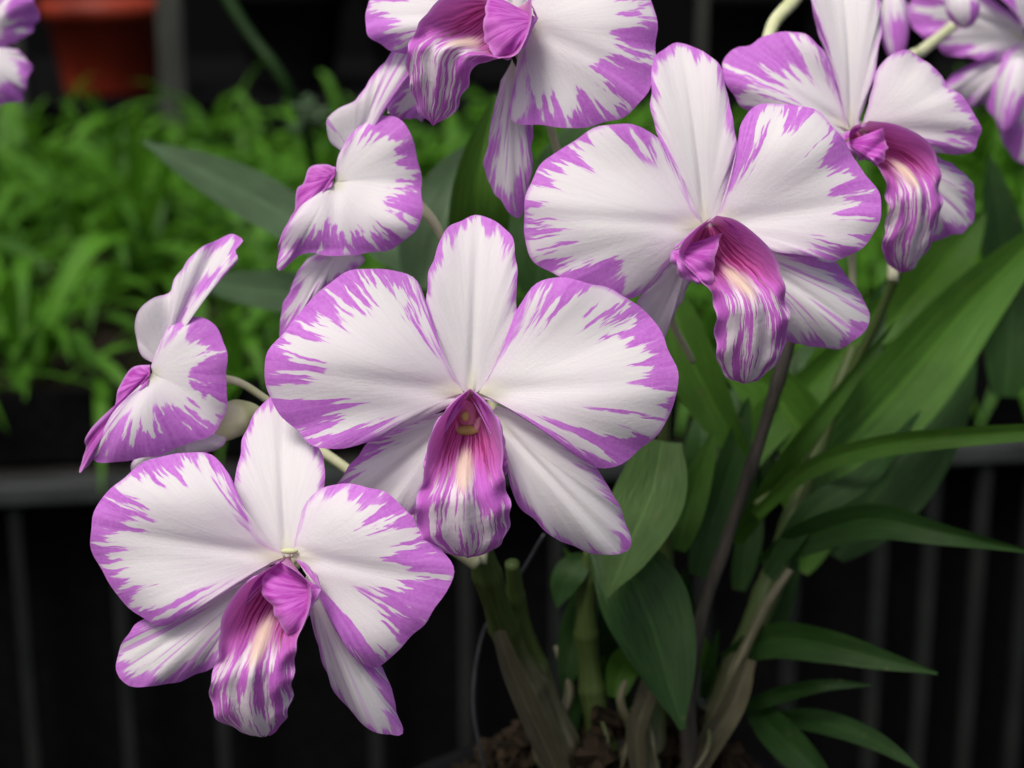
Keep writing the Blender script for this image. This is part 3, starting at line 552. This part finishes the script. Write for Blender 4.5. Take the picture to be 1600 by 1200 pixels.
# rear bench, posts, pots
rb,RM=empty("rear_bench",(0,2.4,0),"dark timber nursery bench carrying potted plants","bench")
boxes("bench_top",[(-1.6,1.6,2.02,2.75,1.02,1.05)],MBLACK,parent=rb,pM=RM)
boxes("front_board",[(-1.6,1.6,2.0,2.018,0.80,1.05)],MBLACK,parent=rb,pM=RM)
for lx in (-1.5,1.46): 
    for ly in (2.04,2.68): boxes("leg",[(lx,lx+.04,ly,ly+.04,0.006,1.018)],MDARK,parent=rb,pM=RM)
MPOST=mat_simple("weathered_post",(0.030,0.034,0.030),(0.058,0.062,0.054),12,0.8,0.3,0.002,stretch=(6,6,1),spec=0.1)
def post(xc,wd,lbl):
    ob=boxes("post",[(xc-wd/2,xc+wd/2,1.96,1.985,0.004,2.3)],MPOST); ob["label"]=lbl; ob["category"]="post"; ob["group"]="greenhouse posts"
post(-0.386,0.029,"weathered grey upright post beside a terracotta pot"); post(0.215,0.010,"thin weathered grey upright post behind the orchid"); post(-0.56,0.014,"thin weathered grey upright post behind the bench")
MTER=mat_simple("terracotta_plastic",(0.20,0.020,0.008),(0.27,0.032,0.012),12,0.5,0.1,0.001)
def plantpot(c,r,h,mat,label,leafy):
    V,Fc=lathe([(0,0),(r*.72,0),(r*.74,.004),(r*.95,h*.8),(r*.96,h*.8),(r*1.06,h*.805),(r*1.07,h),(r*1.0,h),(r*.95,h*.9),(0,h*.88)],c)
    ob=mk("flower_pot",V,Fc,mat); ob["label"]=label; ob["category"]="pot"; ob["group"]="pots on the rear bench"
    pm=ob.matrix_basis.copy()
    v,fc=lathe([(r*.95,h*.9),(r*.6,h*.93),(r*.3,h*.92),(0.001,h*.94)],c); mk("soil",v,fc,MSOIL,parent=ob,pM=pm)
    return ob
plantpot((-0.494,2.12,1.053),0.073,0.112,MTER,"terracotta orange pot standing on the rear bench",0)
for k,(xx,r) in enumerate([(-0.78,.07),(-0.28,.07),(-0.11,.075),(0.06,.07),(0.30,.075),(0.48,.07),(0.66,.075)]):
    plantpot((xx,2.16+0.05*(k%2),1.053),r,0.12+0.01*(k%3),MPOT,"black plastic nursery pot on the rear bench",0)
wall=boxes("dark_backdrop_wall",[(-7,7,3.2,3.25,0.004,3.2)],MBLACK); wall["label"]="added black wall standing in for the dark behind the nursery"; wall["category"]="wall"  # added wall, black so the depth behind the benches stays dark
fb,FM=empty("display_bench",(0,.4,0),"dark timber bench holding the potted orchid","bench")
tz=potz-0.002
boxes("bench_top",[(-.8,.8,0.22,0.54,tz-0.03,tz)],MDARK,parent=fb,pM=FM)
for lx in (-.75,.71):
    for ly in (.24,.48): boxes("leg",[(lx,lx+.04,ly,ly+.04,0.006,tz-0.032)],MDARK,parent=fb,pM=FM)
MG=mat_simple("gravel_shade_darkened",(0.02,0.019,0.017),(0.05,0.047,0.042),40,0.95,0.6,0.01)  # base colour kept low, the floor's shade is put into it
g=mk("ground",[(-150,-150,0),(150,-150,0),(150,150,0),(-150,150,0)],[(0,1,2,3)],MG,smooth=False); g["kind"]="structure"; g["label"]="gravel nursery floor with shade in its colour"; g["category"]="ground"
wd,WM=empty("weed_plant",P(480,260,0.8),"thin green stalk with a drooping seed head","plant")
def wtube(name,pts,rad,mat,par,pM):
    V,Fc,ls,lt=tube_data([P(*q) for q in pts],[r*K*q[2] for r,q in zip(rad,pts)],10,40)
    return mk(name,V,Fc,mat,{'ls':ls,'lt':lt,'seed':np.full(len(V),3.0)},parent=par,pM=pM)
wtube("stem",[(340,-30,.8),(385,45,.8),(440,120,.8),(475,200,.82),(495,300,.86),(500,420,.92)],[10,9,9,8,7,7],ML5,wd,WM)
parts=[]
for i in range(16):
    a=random.uniform(0,6.28); q=(485+random.uniform(-35,35),170+random.uniform(-20,30))
    parts.append(tube_data([P(475,180,.81),P((475+q[0])/2+8*math.cos(a),(180+q[1])/2+14*math.sin(a),.80),P(q[0],q[1],.80)],[.001,.0012,.002],6,10))
V,Fc,a_,b_=merge(parts); mk("seed_head",V,Fc,ML4,{'ls':a_,'lt':b_,'seed':np.zeros(len(V))},parent=wd,pM=WM)
p2,P2=empty("orchid_plant",P(-120,320,0.52),"neighbouring orchid with white and purple edged bloom","orchid")
f=flower((-25,75),0.45,[(-25,80,0.004),(-60,120,0.02),(-110,300,0.05)],parent=p2,pM=P2)
tepal(f,"petal",[(-25,50),(-10,10),(20,-30),(45,-15),(58,15),(50,45),(20,68),(-15,72)],(-30,68),tilt=0.003,amp=[0,10,30,45,45,30,10,0])
tepal(f,"petal",[(-25,72),(10,72),(38,85),(47,115),(35,150),(5,168),(-25,172),(-45,140),(-40,100)],(-30,75),tilt=0.003,amp=[0,10,20,30,45,40,30,10,0])
tepal(f,"petal",[(-40,60),(-80,20),(-140,30),(-150,90),(-110,130),(-60,110)],(-32,75),tilt=0.003)
tepal(f,"sepal",[(-40,60),(-60,0),(-50,-60),(-20,-80),(0,-40),(-15,30)],(-30,70),'dorsal',z0=-.004)
